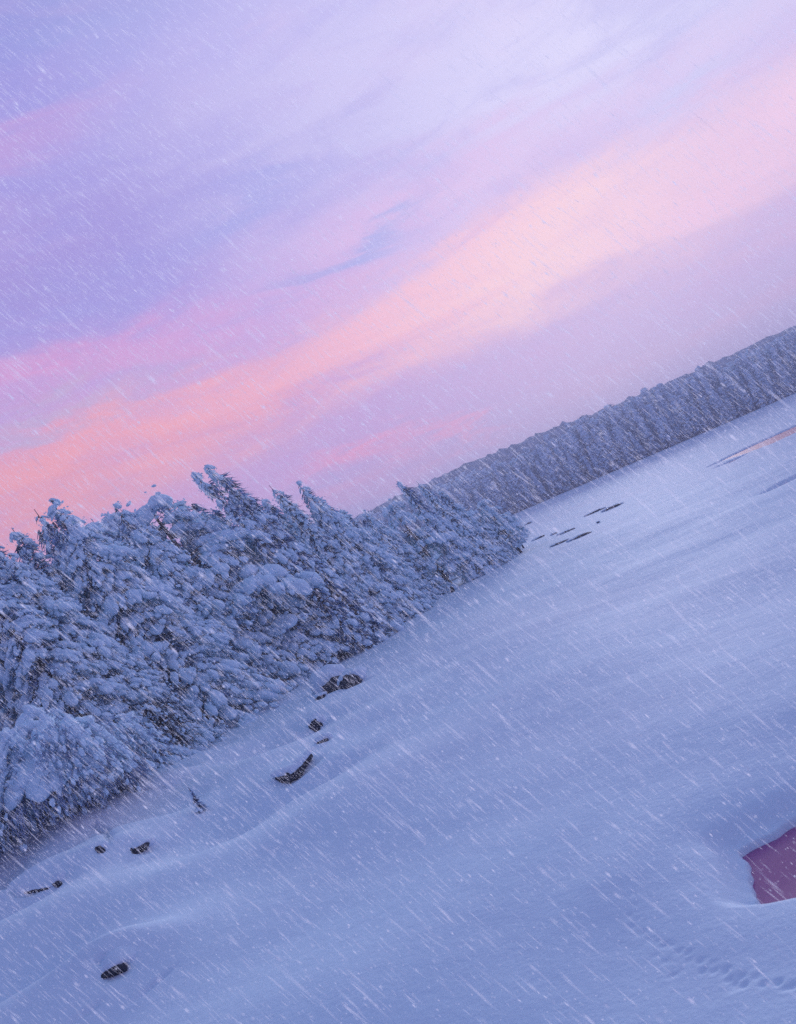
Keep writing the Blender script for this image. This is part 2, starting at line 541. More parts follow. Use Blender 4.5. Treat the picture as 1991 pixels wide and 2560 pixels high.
def crack(pts, wid, dep):
    P = np.array([hit(u, v)[:2] for u, v in pts])
    L = np.concatenate([[0], np.cumsum(np.hypot(*np.diff(P, axis=0).T))])
    n = max(2, int(L[-1] / (wid * 1.1)))
    for t in np.linspace(0, 1, n):
        q = [np.interp(t * L[-1], L, P[:, 0]), np.interp(t * L[-1], L, P[:, 1])]
        f = math.sin(math.pi * (0.12 + 0.8 * t)) * (0.8 + 0.3 * math.sin(t * 17))
        DENTS.append((q[0], q[1], wid * f, wid * f, dep * f, 0.0))


crack([(200, 2062), (232, 2062), (258, 2076), (270, 2090), (276, 2108)], 0.13, 0.50)
crack([(262, 2112), (256, 2126), (250, 2140)], 0.14, 0.5)
crack([(-30, 2246), (40, 2240), (100, 2230), (140, 2218)], 0.10, 0.3)
crack([(240, 2378), (250, 2398), (266, 2416)], 0.07, 0.14)
crack([(290, 1972), (330, 1975), (390, 1972), (440, 1966)], 0.14, 0.35)
crack([(640, 1632), (700, 1626), (770, 1616)], 0.30, 0.45)


def build_ground():
    # a polar sheet, fine near the camera and coarse far away
    ra = np.concatenate([np.linspace(1.0, 5.6, 24)[:-1], np.geomspace(5.6, 14, 330)[:-1], np.geomspace(14, 42, 330)[:-1], np.geomspace(42, 95, 120)[:-1], np.geomspace(95, 900, 70)])
    az = np.concatenate([np.linspace(-180, -56, 32)[:-1], np.linspace(-56, -20, 150)[:-1], np.linspace(-20, 48, 560)[:-1],
                         np.linspace(48, 180, 40)[:-1]])
    A, RR = np.meshgrid(np.radians(az), ra)
    X, Y = RR * np.sin(A), RR * np.cos(A)
    Z = height(X.ravel(), Y.ravel())
    v = np.stack([X.ravel(), Y.ravel(), Z], 1)
    nr, na = X.shape
    i = np.arange(nr - 1)[:, None]; j = np.arange(na)[None]
    k = (j + 1) % na
    f = np.stack([i * na + j, i * na + k, (i + 1) * na + k, (i + 1) * na + j], -1).reshape(-1, 4)[:, ::-1]
    inner = np.arange(na)
    v = np.vstack([v, [[0, 0, G(0, 0.5)]]])
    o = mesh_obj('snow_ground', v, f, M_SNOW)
    tag(o, 'smooth blue snow covering the frozen lake and its shore', kind='structure')


build_ground()


def water_sheet(name, P, z, label, mat):
    c = P.mean(0)
    Q = c + (P - c) * 1.0
    # widen outwards so that the sheet runs on under the snow bank
    out = []
    for i in range(len(Q)):
        a, b = Q[i - 1], Q[(i + 1) % len(Q)]
        n = np.array([(b - a)[1], -(b - a)[0]]); n /= np.linalg.norm(n)
        p1 = Q[i] + n * 0.3
        p2 = Q[i] - n * 0.3
        out.append(p1 if poly_sd(P, *[np.array([t]) for t in p1])[0] > 0 else p2)
    me = bpy.data.meshes.new(name)
    me.from_pydata([(p[0], p[1], z) for p in out], [], [list(range(len(out)))])
    me.materials.append(mat)
    if me.polygons[0].normal.z < 0: me.flip_normals()
    o = bpy.data.objects.new(name, me); COL.objects.link(o)
    tag(o, label, kind='structure')


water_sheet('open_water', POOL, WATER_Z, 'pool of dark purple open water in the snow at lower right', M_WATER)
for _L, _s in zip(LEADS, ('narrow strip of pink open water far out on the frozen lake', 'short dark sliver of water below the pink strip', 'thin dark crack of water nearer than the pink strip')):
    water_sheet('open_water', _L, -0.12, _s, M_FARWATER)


# ------------------------------------------------------------------ trees of the near wood
def spruce_parts(seed, H, Rd, broad=0.8, droop=0.7):
    rng = np.random.default_rng(seed)
    snow, need, bark = Acc(), Acc(), Acc()
    zs = np.linspace(0, H, 9)
    bend = rng.normal(0, 0.012, 2)
    axis = lambda z: np.stack([bend[0] * z * z / H * 1.5, bend[1] * z * z / H * 1.5, z], -1)
    bark.tube(axis(zs), 0.14 * (1 - zs / H * 0.93) * H / 9, 7)
    C, A, D, SZ = [], [], [], []
    z = 0.05 * H
    while z < H * 0.985:
        t = z / H
        L0 = Rd * (1 - t) ** broad + 0.10
        nb = int(rng.integers(5, 8)) if t < 0.85 else 4
        a0 = rng.uniform(0, 6.28)
        for i in range(nb):
            a = a0 + i * 6.283 / nb + rng.normal(0, 0.25)
            L = L0 * rng.uniform(0.62, 1.22)
            d = np.array([math.cos(a), math.sin(a), 0])
            sd = np.array([-math.sin(a), math.cos(a), 0])
            dr = droop * rng.uniform(0.7, 1.35)
            z0 = z + rng.normal(0, 0.08)
            def P(s, off=0.0): return axis(np.array(z0)) + d * L * s + sd * off * L + np.array([0, 0, 0.12 * L * s - dr * L * s * s - abs(off) * 0.5 * L])
            pts = np.array([P(s) for s in (0, 0.35, 0.7, 1.0)])
            bark.tube(pts, [0.035, 0.025, 0.016, 0.006], 3)
            ss = [0.35, 0.55, 0.75, 0.92, 1.05] if L > 0.6 else [0.5, 0.95]
            for s in ss:
                offs = [0.0] if s < 0.5 or L < 0.5 else [0.0, rng.uniform(0.12, 0.32), -rng.uniform(0.12, 0.32)]
                for off in offs:
                    if rng.random() < 0.14: continue
                    c = P(s * rng.uniform(0.95, 1.04), off * s)
                    slope = 0.12 - 2 * dr * s
                    dv = d + sd * off * 1.2 + np.array([0, 0, slope]); dv /= np.linalg.norm(dv)
                    rr = (0.065 + 0.14 * rng.random() ** 2.2 + 0.03 * L) * (0.8 if off else 1.0) * (0.55 + 0.45 * min(1, L))
                    C.append(c + [0, 0, rr * 0.35]); D.append(dv); SZ.append(rr)
        z += (0.26 + 0.17 * (1 - t)) * rng.uniform(0.8, 1.2) * (H / 9) ** 0.4
    C, D, SZ = np.array(C), np.array(D), np.array(SZ)
    n = len(C)
    ax = frame(D, SZ * rng.uniform(1.2, 2.0, n), SZ * rng.uniform(0.75, 1.15, n), SZ * rng.uniform(0.5, 0.8, n))
    snow.blobs(C, ax, 2, rng, 0.26, 2.4)
    # crumbs of snow that break up the outline
    m = n * 5
    idx = rng.integers(0, n, m)
    c2 = C[idx] + rng.normal(0, 1, (m, 3)) * SZ[idx][:, None] * [1.1, 1.1, 0.8]
    s2 = SZ[idx] * rng.uniform(0.14, 0.36, m)
    snow.blobs(c2, frame(D[idx], s2 * 1.5, s2, s2 * 0.8), 1, rng, 0.2)
    # needles poking out below and beyond the snow
    m = n * 10
    idx = rng.integers(0, n, m)
    st = C[idx] + rng.normal(0, 0.55, (m, 3)) * SZ[idx][:, None] * [1, 1, 0.4] - np.stack([0 * SZ[idx], 0 * SZ[idx], SZ[idx] * 0.7], 1)
    dd = D[idx] * 1.0 + rng.normal(0, 0.55, (m, 3)) - np.array([0, 0, 0.55])
    dd /= np.linalg.norm(dd, axis=1, keepdims=True)
    need.blades(st, st + dd * (SZ[idx] * rng.uniform(0.7, 1.5, m))[:, None], SZ[idx] * rng.uniform(0.04, 0.10, m), rng)
    # dark inner mass of dead twigs
    m = int(900 * H / 9)
    zz = H * rng.uniform(0.03, 0.93, m); aa = rng.uniform(0, 6.28, m)
    rr = (Rd * (1 - zz / H) ** broad) * 0.62 * np.sqrt(rng.random(m))
    st = np.stack([np.cos(aa) * rr, np.sin(aa) * rr, zz], 1)
    dd = np.stack([np.cos(aa), np.sin(aa), rng.uniform(-1.4, -0.1, m)], 1)
    need.blades(st, st + dd * rng.uniform(0.15, 0.45, (m, 1)), rng.uniform(0.02, 0.06, m), rng)
    return [('trunk', bark, M_BARK, True), ('foliage', need, M_NEEDLE, False), ('snow_load', snow, M_LOAD, True)]


def pine_parts(seed, H, Rd):
    """a rounder crown on a bare leaning stem, its limbs ending in heavy pillows of snow"""
    rng = np.random.default_rng(seed)
    snow, need, bark = Acc(), Acc(), Acc()
    zs = np.linspace(0, H * 0.93, 8)
    wob = np.cumsum(rng.normal(0, 0.06, (8, 2)), 0)
    ax0 = np.column_stack([wob, zs]); ax0[0, :2] = 0
    bark.tube(ax0, 0.15 * (1 - zs / H * 0.85), 7)
    C, D, SZ = [], [], []
    for _ in range(int(40 * H / 7)):
        t = rng.uniform(0.16, 0.97)
        base = np.array([np.interp(t * H, zs, ax0[:, k]) for k in range(3)])
        a = rng.uniform(0, 6.28)
        L = Rd * math.sin(math.pi * min(1, 0.18 + 0.86 * t)) ** 0.6 * rng.uniform(0.6, 1.15)
        d = np.array([math.cos(a), math.sin(a), 0.0]); sd = np.array([-math.sin(a), math.cos(a), 0.0])
        dr = rng.uniform(0.25, 0.75); rise = rng.uniform(0.25, 0.55)
        P = lambda s, o=0: base + d * L * s + sd * o * L + np.array([0, 0, rise * L * s - dr * L * s * s * 1.3])
        bark.tube([P(0), P(0.35), P(0.7), P(1.0)], [0.05, 0.035, 0.022, 0.008], 4)
        for s in (0.4, 0.58, 0.76, 0.92, 1.04):
            for o in (0, rng.uniform(0.1, 0.35), -rng.uniform(0.1, 0.35)):
                if rng.random() < 0.2: continue
                c = P(s, o * s)
                dv = d + sd * o + np.array([0, 0, rise - 2.6 * dr * s]); dv /= np.linalg.norm(dv)
                C.append(c + [0, 0, 0.05 - abs(o) * 0.3]); D.append(dv); SZ.append(0.08 + 0.19 * rng.random() ** 1.8)
    C, D, SZ = map(np.array, (C, D, SZ)); n = len(C)
    snow.blobs(C, frame(D, SZ * rng.uniform(1.1, 1.8, n), SZ * rng.uniform(0.8, 1.2, n), SZ * rng.uniform(0.55, 0.85, n)), 2, rng, 0.26, 2.4)
    m = n * 5; idx = rng.integers(0, n, m)
    s2 = SZ[idx] * rng.uniform(0.14, 0.36, m)
    snow.blobs(C[idx] + rng.normal(0, 0.75, (m, 3)) * SZ[idx][:, None], frame(D[idx], s2 * 1.5, s2, s2 * 0.8), 1, rng, 0.2)
    m = n * 12; idx = rng.integers(0, n, m)
    st = C[idx] + rng.normal(0, 0.6, (m, 3)) * SZ[idx][:, None] - np.array([0, 0, 0.08])
    dd = D[idx] + rng.normal(0, 0.8, (m, 3)) - np.array([0, 0, 0.5]); dd /= np.linalg.norm(dd, axis=1, keepdims=True)
    need.blades(st, st + dd * (SZ[idx] * rng.uniform(0.8, 1.7, m))[:, None], SZ[idx] * rng.uniform(0.05, 0.13, m), rng)
    return [('trunk', bark, M_BARK, True), ('foliage', need, M_NEEDLE, False), ('snow_load', snow, M_LOAD, True)]


def arch_parts(seed, H, span, dark=False):
    """a young birch bent over by its snow: arching stems, hanging frosted twigs, snow along the backs of the stems"""
    rng = np.random.default_rng(seed)
    snow, twig, bark = Acc(), Acc(), Acc()
    C, D, SZ = [], [], []
    for i in range(13 if dark else 10):
        a = rng.uniform(0, 6.28)
        d = np.array([math.cos(a), math.sin(a), 0.0])
        S = span * rng.uniform(0.55, 1.1); hh = H * rng.uniform(0.65, 1.0)
        ts = np.linspace(0, 1, 10)
        pts = np.stack([d[0] * S * ts ** 1.25, d[1] * S * ts ** 1.25, hh * np.sin(np.clip(ts * 1.28, 0, 1.0) * math.pi / 2) - hh * 0.75 * np.clip(ts - 0.55, 0, 1) ** 1.5 * 2.6], 1)
        pts[1:] += rng.normal(0, 0.04, (9, 3))
        bark.tube(pts, np.linspace(0.045, 0.008, 10), 5)
        for k in range(2, 10):
            for _ in range(2 if dark else 5):
                q = pts[k] + (pts[k - 1] - pts[k]) * rng.random()
                dv = pts[k] - pts[k - 1]; dv /= np.linalg.norm(dv)
                C.append(q + [0, 0, 0.06]); D.append(dv); SZ.append(rng.uniform(0.07, 0.14) * (0.7 if dark else 1.25))
            for _ in range(9 if not dark else 12):
                q = pts[k] + (pts[k - 1] - pts[k]) * rng.random()
                o = d * rng.uniform(0, 0.5) + rng.normal(0, 0.35, 3) * [1, 1, 0.3] - np.array([0, 0, rng.uniform(0.1, 0.7)])
                p1 = q + o * 0.45 + [0, 0, 0.10]; p2 = q + o * rng.uniform(0.8, 1.2)
                twig.tube([q, p1, p2], [0.012, 0.010, 0.003], 3)
                for _ in range(3):
                    e = p1 + (p2 - p1) * rng.random()
                    twig.tube([e, e + rng.normal(0, 0.13, 3) - [0, 0, 0.12]], [0.008, 0.002], 3)
                    if rng.random() < (0.25 if dark else 0.5):
                        C.append(e); D.append(dv); SZ.append(rng.uniform(0.025, 0.06))
    C, D, SZ = map(np.array, (C, D, SZ)); n = len(C)
    snow.blobs(C, frame(D, SZ * 1.9, SZ, SZ * 0.75), 2, rng, 0.24)
    return [('trunk', bark, M_BARK, True), ('twigs', twig, M_BARK if dark else M_FROST, True), ('snow_load', snow, M_LOAD, True)]


def dome_parts(seed, H, W):
    """a bush pressed into a dome: a rounded roof of snow with frosted twigs hanging below its edge"""
    rng = np.random.default_rng(seed)
    snow, twig, bark = Acc(), Acc(), Acc()
    for i in range(7):
        a = rng.uniform(0, 6.28); d = np.array([math.cos(a), math.sin(a), 0])
        bark.tube([[0, 0, 0], d * W * 0.15 + [0, 0, H * 0.5], d * W * 0.35 + [0, 0, H * 0.75]], [0.05, 0.04, 0.02], 5)
    n = 34
    a = rng.uniform(0, 6.28, n); r = np.sqrt(rng.random(n)) * 0.85
    C = np.stack([np.cos(a) * r * W / 2, np.sin(a) * r * W / 2, H * (0.98 - 0.55 * r ** 2.2)], 1)
    D = np.stack([np.cos(a), np.sin(a), -1.1 * r], 1); D /= np.linalg.norm(D, axis=1, keepdims=True)
    S = rng.uniform(0.14, 0.30, n) * W / 2.4 * (1.25 - 0.5 * r)
    snow.blobs(C, frame(D, S * 1.7, S * 1.3, S * 0.7), 3, rng, 0.16, 1.8)
    for k in range(420):
        a = rng.uniform(0, 6.28); r = 0.35 + 0.65 * math.sqrt(rng.random())
        q = np.array([math.cos(a) * r * W / 2, math.sin(a) * r * W / 2, H * (0.96 - 0.55 * r ** 2.2)])
        e = q + np.array([math.cos(a) * rng.uniform(-0.05, 0.25), math.sin(a) * rng.uniform(-0.05, 0.25), -rng.uniform(0.2, 0.75) * H * 0.6])
        twig.tube([q, (q + e) / 2 + rng.normal(0, 0.05, 3), e], [0.014, 0.011, 0.004], 3)
        for _ in range(2):
            b = q + (e - q) * rng.random()
            twig.tube([b, b + rng.normal(0, 0.10, 3) - [0, 0, 0.10]], [0.009, 0.003], 3)
    return [('trunk', bark, M_BARK, True), ('twigs', twig, M_FROST, True), ('snow_load', snow, M_LOAD, True)]


def far_tree_parts(seed, H, conifer):
    rng = np.random.default_rng(seed)
    snow, need, bark = Acc(), Acc(), Acc()
    zs = np.linspace(0, H * 0.97, 5)
    bark.tube(np.column_stack([np.cumsum(rng.normal(0, 0.06, 5)), np.cumsum(rng.normal(0, 0.06, 5)), zs]), 0.20 * (1 - zs / H * 0.9), 5)
    n = 300
    t = rng.uniform(0.02 if conifer else 0.06, 1.0, n) ** 0.85
    Rm = H * (0.105 * (1 - t) ** 0.8 + 0.008) if conifer else H * 0.15 * np.sin(np.clip((t + 0.05) / 1.05, 0, 1) * math.pi) ** 0.5 + 0.1
    a = rng.uniform(0, 6.28, n); rr = Rm * np.sqrt(rng.uniform(0.15, 1, n))
    C = np.stack([np.cos(a) * rr, np.sin(a) * rr, t * H], 1)
    D = np.stack([np.cos(a), np.sin(a), np.full(n, -0.5 if conifer else 0.3)], 1); D /= np.linalg.norm(D, axis=1, keepdims=True)
    keep = rng.random(n) < np.clip(0.30 + 1.0 * t, 0, 1)
    S = rng.uniform(0.28, 0.75, n) * H / 15
    snow.blobs(C[keep], frame(D[keep], S[keep] * 1.6, S[keep], S[keep] * 0.7), 1, rng, 0.3)
    m = 1300
    idx = rng.integers(0, n, m)
    st = C[idx] + rng.normal(0, 0.35, (m, 3)) * H / 15
    dd = D[idx] + rng.normal(0, 0.6, (m, 3)) + [0, 0, -0.3 if conifer else 0.2]
    need.blades(st, st + dd * rng.uniform(0.4, 1.1, (m, 1)) * H / 15, rng.uniform(0.04, 0.10, m), rng)
    for _ in range(14):
        a = rng.uniform(0, 6.28); z0 = rng.uniform(0.1, 0.8) * H; L = H * 0.11 * rng.uniform(0.6, 1.2)
        bark.tube([[0, 0, z0], [math.cos(a) * L * 0.5, math.sin(a) * L * 0.5, z0 + L * 0.25], [math.cos(a) * L, math.sin(a) * L, z0 + L * 0.35]], [0.07, 0.05, 0.015], 3)
    return [('trunk', bark, M_BARK, True), ('foliage', need, M_DARK, False), ('snow_load', snow, M_LOAD, True)]


def make_thing(name, parts):
    root = empty(name)
    for pn, acc, mat, sm in parts:
        v, f = acc.arrays()
        o = mesh_obj(pn, v, f, mat, root, sm)
        if pn != 'trunk': tag(o, kind='stuff')
    return root


PROTO = {}
for i, (H, Rd, br, dr) in enumerate([(9.0, 1.75, 0.80, 0.75), (9.0, 1.45, 0.9, 0.95), (9.0, 2.0, 0.7, 0.65), (9.0, 1.15, 0.75, 1.05), (9.0, 1.7, 0.85, 0.55), (9.0, 0.50, 0.6, 1.1)]):
    PROTO['spruce', i] = [make_thing('spruce_tree', spruce_parts(100 + i, H, Rd, br, dr)), 9.0, False]
for i, (H, Rd) in enumerate([(7.0, 1.7), (7.0, 2.1), (7.0, 1.4)]):
    PROTO['pine', i] = [make_thing('pine_tree', pine_parts(200 + i, H, Rd)), 7.0, False]
for i in range(3):
    PROTO['birch', i] = [make_thing('birch_tree', arch_parts(300 + i, 2.4, 1.5)), 2.4, False]
for i in range(2):
    PROTO['dome', i] = [make_thing('shrub', dome_parts(340 + i, 1.6, 2.4)), 1.6, False]
PROTO['thicket', 0] = [make_thing('bare_shrub', arch_parts(320, 2.2, 1.2, True)), 2.2, False]
for i in range(5):
    PROTO['far', i] = [make_thing('spruce_tree' if i < 4 else 'birch_tree', far_tree_parts(400 + i, 15.0, i < 4)), 15.0, False]
LEAN = R(16)
rnd = random.Random(11)
TREES = []


def place(kind, var, x, y, H, lean=None, z=None, bucket=''):
    pr = PROTO[kind, var]
    root, h0, used = pr
    o = root if not used else copy_tree(root)
    pr[2] = True
    s = H / h0
    lean = LEAN if lean is None else lean
    zz = (G(x, y) - 0.12) if z is None else z
    o.matrix_world = (Matrix.Translation((x, y, zz)) @ Matrix.Rotation(-lean, 4, 'Y') @ Matrix.Rotation(rnd.uniform(-0.06, 0.06), 4, 'X')
                      @ Matrix.Rotation(rnd.uniform(0, 6.28), 4, 'Z') @ Matrix.Diagonal((s * rnd.uniform(0.92, 1.08), s * rnd.uniform(0.92, 1.08), s, 1)))
    TREES.append((o, kind, var, x, y, H, bucket))
    return o


def from_top(u, v, y, kind, var, lean=None, bucket=''):
    """a tree whose tip is seen at (u, v) and which stands y metres away"""
    lean = LEAN if lean is None else lean
    p = at_dist(u, v, y)
    H = p[2] / math.cos(lean)
    for _ in range(3):
        bx = p[0] + math.sin(lean) * H
        H = (p[2] - G(bx, y) + 0.12) / math.cos(lean)
    return place(kind, var, bx, y, H, lean, bucket=bucket)


# trees of the skyline, seen tip by tip
SKY_TREES = [(-190, 1330, 34, 'spruce', 2), (-110, 1390, 32, 'spruce', 4), (-60, 1330, 36, 'spruce', 0), (-15, 1400, 34, 'spruce', 2), (22, 1385, 42, 'spruce', 0), (8, 1322, 38, 'spruce', 4), (60, 1288, 40, 'spruce', 1), (98, 1264, 38, 'spruce', 2), (165, 1340, 42, 'pine', 0), (232, 1300, 46, 'spruce', 4),
             (250, 1272, 48, 'pine', 2), (285, 1266, 44, 'spruce', 0), (318, 1270, 50, 'spruce', 3), (362, 1240, 46, 'pine', 1), (395, 1245, 48, 'spruce', 4),
             (440, 1234, 47, 'spruce', 2), (480, 1170, 46, 'spruce', 5), (524, 1156, 47.5, 'spruce', 5), (500, 1250, 50, 'spruce', 1), (560, 1232, 49, 'spruce', 0),
             (604, 1222, 53, 'spruce', 1), (650, 1242, 54, 'spruce', 3),
             (678, 1208, 52, 'spruce', 1), (742, 1206, 54, 'spruce', 0), (700, 1250, 56, 'spruce', 4), (800, 1248, 56, 'spruce', 3), (846, 1272, 58, 'spruce', 4),
             (900, 1282, 60, 'spruce', 2), (962, 1258, 62, 'pine', 1), (998, 1198, 62, 'spruce', 3), (1046, 1198, 64, 'spruce', 1), (1095, 1225, 66, 'spruce', 4),
             (1140, 1252, 68, 'pine', 0), (1196, 1250, 68, 'pine', 1), (1235, 1280, 72, 'pine', 2), (1270, 1322, 74, 'pine', 1)]
for (u, v, y, k, vr) in SKY_TREES:
    from_top(u, v, y, k, vr, lean=(R(21) if 470 < u < 530 else None), bucket='skyline')
SKY_U = np.array([-400] + [t[0] for t in sorted(SKY_TREES)] + [1330])
SKY_V = np.array([1400] + [t[1] for t in sorted(SKY_TREES)] + [1400])


def fill(n, dmin, dmax, h0, h1, spacing, bucket, drop):
    got = 0
    placed = [(t[3], t[4]) for t in TREES]
    for _ in range(n * 60):
        if got >= n: break
        y = rnd.uniform(24, 80)
        d = rnd.uniform(dmin, dmax)
        ex = float(np.interp(y, EDGE[:, 1][np.argsort(EDGE[:, 1])], EDGE[:, 0][np.argsort(EDGE[:, 1])]))
        x = ex - d
        u, v = project((x, y, 1.0))
        if u < -160 or u > 1330: continue
        sp = spacing * (0.8 + y / 120)
        if any((x - a) ** 2 + (y - b) ** 2 < sp * sp for a, b in placed): continue
        H = rnd.uniform(h0, h1)
        if bucket == 'front row': H *= 0.8 + y / 160
        ok = False
        for _k in range(8):
            tip = np.array([x - math.sin(LEAN) * H, y, G(x, y) + H * math.cos(LEAN)])
            tu, tv = project(tip)
            if tv > np.interp(tu, SKY_U, SKY_V) + drop: ok = True; break
            H *= 0.88
        if not ok or H < 1.6: continue
        kind = 'pine' if rnd.random() < 0.36 else 'spruce'
        var = rnd.randrange(3) if kind == 'pine' else rnd.choice([0, 1, 2, 3, 4])
        place(kind, var, x, y, H, LEAN * rnd.uniform(0.6, 1.3), bucket=bucket)
        placed.append((x, y)); got += 1


fill(34, 0.9, 3.0, 2.6, 4.6, 1.9, 'front row', 60)
fill(46, 3.0, 8.0, 5.0, 7.5, 2.1, 'middle rows', 30)
fill(40, 8.0, 17.0, 7.0, 10.0, 2.4, 'back rows', 20)

# bent birches and the bare thicket at the foot of the wood, lower left
for i, (u, v, H, k, vr) in enumerate([(215, 2020, 3.0, 'birch', 0), (60, 2060, 3.4, 'birch', 1), (330, 1975, 2.2, 'birch', 2), (20, 1990, 4.2, 'birch', 2),
                                      (440, 1880, 3.0, 'thicket', 0), (405, 1910, 2.4, 'thicket', 0), (-20, 2170, 2.6, 'birch', 0), (250, 1930, 3.4, 'birch', 1), (590, 1672, 2.6, 'thicket', 0),
                                      (820, 1555, 2.6, 'birch', 1), (150, 1960, 3.6, 'birch', 0),
                                      (175, 2035, 2.0, 'dome', 0), (10, 2085, 2.2, 'dome', 1), (300, 1985, 1.2, 'dome', 1), (100, 1900, 2.2, 'dome', 0), (800, 1598, 2.4, 'dome', 1), (700, 1640, 1.7, 'dome', 0),
                                      (560, 1740, 1.5, 'dome', 1), (900, 1570, 2.0, 'dome', 0), (1010, 1520, 2.0, 'dome', 1), (1120, 1455, 2.2, 'dome', 0), (480, 1800, 2.0, 'dome', 1)]):
    p = hit(u, v)
    place(k, vr, p[0], p[1], H, R(9 if k == 'thicket' else 3), bucket='foot of the wood')

# low snowed-in shrubs that break up the foot of the wood
for i in range(22):
    k = rnd.uniform(3, 13.5)
    a, b = EDGE[int(k)], EDGE[min(int(k) + 1, len(EDGE) - 1)]
    q = a + (b - a) * (k % 1)
    place('birch', i % 3, q[0] - rnd.uniform(-0.7, 0.8), q[1] + rnd.uniform(-0.5, 0.5), rnd.uniform(0.9, 1.9), R(rnd.uniform(-10, 14)), bucket='edge')
for i in range(16):
    k = 3.2 + i * 0.66 + rnd.uniform(-0.25, 0.25)
    a, b = EDGE[int(k)], EDGE[min(int(k) + 1, len(EDGE) - 1)]
    q = a + (b - a) * (k % 1)
    place('dome', i % 2, q[0] + rnd.uniform(0.1, 1.5), q[1] + rnd.uniform(-0.3, 0.3), rnd.uniform(0.5, 1.25), R(rnd.uniform(-8, 12)), bucket='edge')

# ------------------------------------------------------------------ the far shore
FAR_A = on_ground(700, 1290 + 0.434 * 565)
FAR_B = on_ground(2250, 1290 - 0.434 * 985)
FAR_A, FAR_B = at_dist(760, 1290 + 0.434 * 505, 250.0), at_dist(2120, 1290 - 0.434 * 855, 250.0)
far_x0, far_x1 = FAR_A[0], FAR_B[0]
rows = [(0, 76, 12.5), (4, 76, 14.5), (8, 74, 15.5), (12, 70, 16.5)]
for ri, (dy, n, H) in enumerate(rows):
    for i in range(n):
        x = far_x0 + (far_x1 - far_x0) * (i + 0.5 + rnd.uniform(-0.4, 0.4)) / n
        y = 250 + dy + 5 * math.sin(x * 0.045) + rnd.uniform(-3.2, 1.4)
        hh = H * (rnd.uniform(0.55, 1.08) if ri == 0 else rnd.uniform(0.80, 1.10)) * (1 - 0.03 * math.sin(x * 0.07))
        place('far', rnd.randrange(5), x, y, hh, R(rnd.uniform(2, 9)), z=G(x, y) - 0.1, bucket='far row %d' % ri)


def far_mass():
    """the rest of the far wood, which reads as one mass"""
    rng = np.random.default_rng(77)
    snow, need = Acc(), Acc()
    n = 9000
    x = rng.uniform(far_x0 - 10, far_x1 + 10, n)
    y = 264 + rng.uniform(0, 26, n)
    top = 15.4 + 1.0 * np.sin(x * 0.11) + 0.9 * np.sin(x * 0.47 + y) + rng.normal(0, 0.5, n)
    z = top * rng.uniform(0.0, 1.0, n) ** 0.55
    S = rng.uniform(0.3, 0.8, n)
    D = rng.normal(0, 1, (n, 3)) * [1, 1, 0.2]; D /= np.linalg.norm(D, axis=1, keepdims=True)
    k = rng.random(n) < 0.75
    C = np.stack([x, y, z], 1)
    snow.blobs(C[k], frame(D[k], S[k] * 1.3, S[k], S[k] * 0.8), 1, rng, 0.3)
    m = 26000
    idx = rng.integers(0, n, m)
    st = C[idx] + rng.normal(0, 0.8, (m, 3)); st[:, 2] = np.clip(st[:, 2] * rng.uniform(0.3, 1, m), 0, 17)
    need.blades(st, st + rng.normal(0, 0.8, (m, 3)), rng.uniform(0.08, 0.22, m), rng)
    root = tag(empty('forest', (0, 0, 0)), 'dense frosted wood behind the front trees of the far shore', 'forest', kind='stuff')
    v, f = snow.arrays(); tag(mesh_obj('snow_load', v, f, M_LOAD, root), kind='stuff')
    v, f = need.arrays(); tag(mesh_obj('foliage', v, f, M_DARK, root, False), kind='stuff')


far_mass()


def far_hill():
    """the wooded hill beyond the far shore"""
    rng = np.random.default_rng(8)
    xs = np.arange(far_x0 - 160, far_x1 + 260, 2.2); ys = np.concatenate([np.arange(330, 372, 6.0), np.arange(372, 470, 9.0)])
    X, Y = np.meshgrid(xs, ys)
    top = 24.5 + 1.2 * np.sin(X * 0.012 + 1) + 0.8 * np.sin(X * 0.037)
    Z = top * sst(322, 385, Y) * (1 - 0.8 * sst(400, 470, Y)) + rng.normal(0, 0.55, X.shape) * sst(325, 345, Y) - 0.5
    nr, nc = X.shape
    i = np.arange(nr - 1)[:, None]; j = np.arange(nc - 1)[None]
    f = np.stack([i * nc + j, i * nc + j + 1, (i + 1) * nc + j + 1, (i + 1) * nc + j], -1).reshape(-1, 4)
    o = mesh_obj('hill', np.stack([X.ravel(), Y.ravel(), Z.ravel()], 1), f,
                 material('hill_wood', (0.05, 0.06, 0.09), 0.9, 0.1, bump=[(0.3, 1.5)], vary=(0.25, (0.30, 0.36, 0.48))), None, False)
    tag(o, 'hazy wooded hill rising behind the far shore', kind='structure')


far_hill()

# ------------------------------------------------------------------ stones, stumps and wood breaking the snow
def lump(rng, size, sub=3, rough=0.3, freq=2.0):
    a = Acc()
    a.blobs(np.zeros((1, 3)), np.diag(size)[None].astype(float), sub, rng, rough, freq)
    return a.arrays()


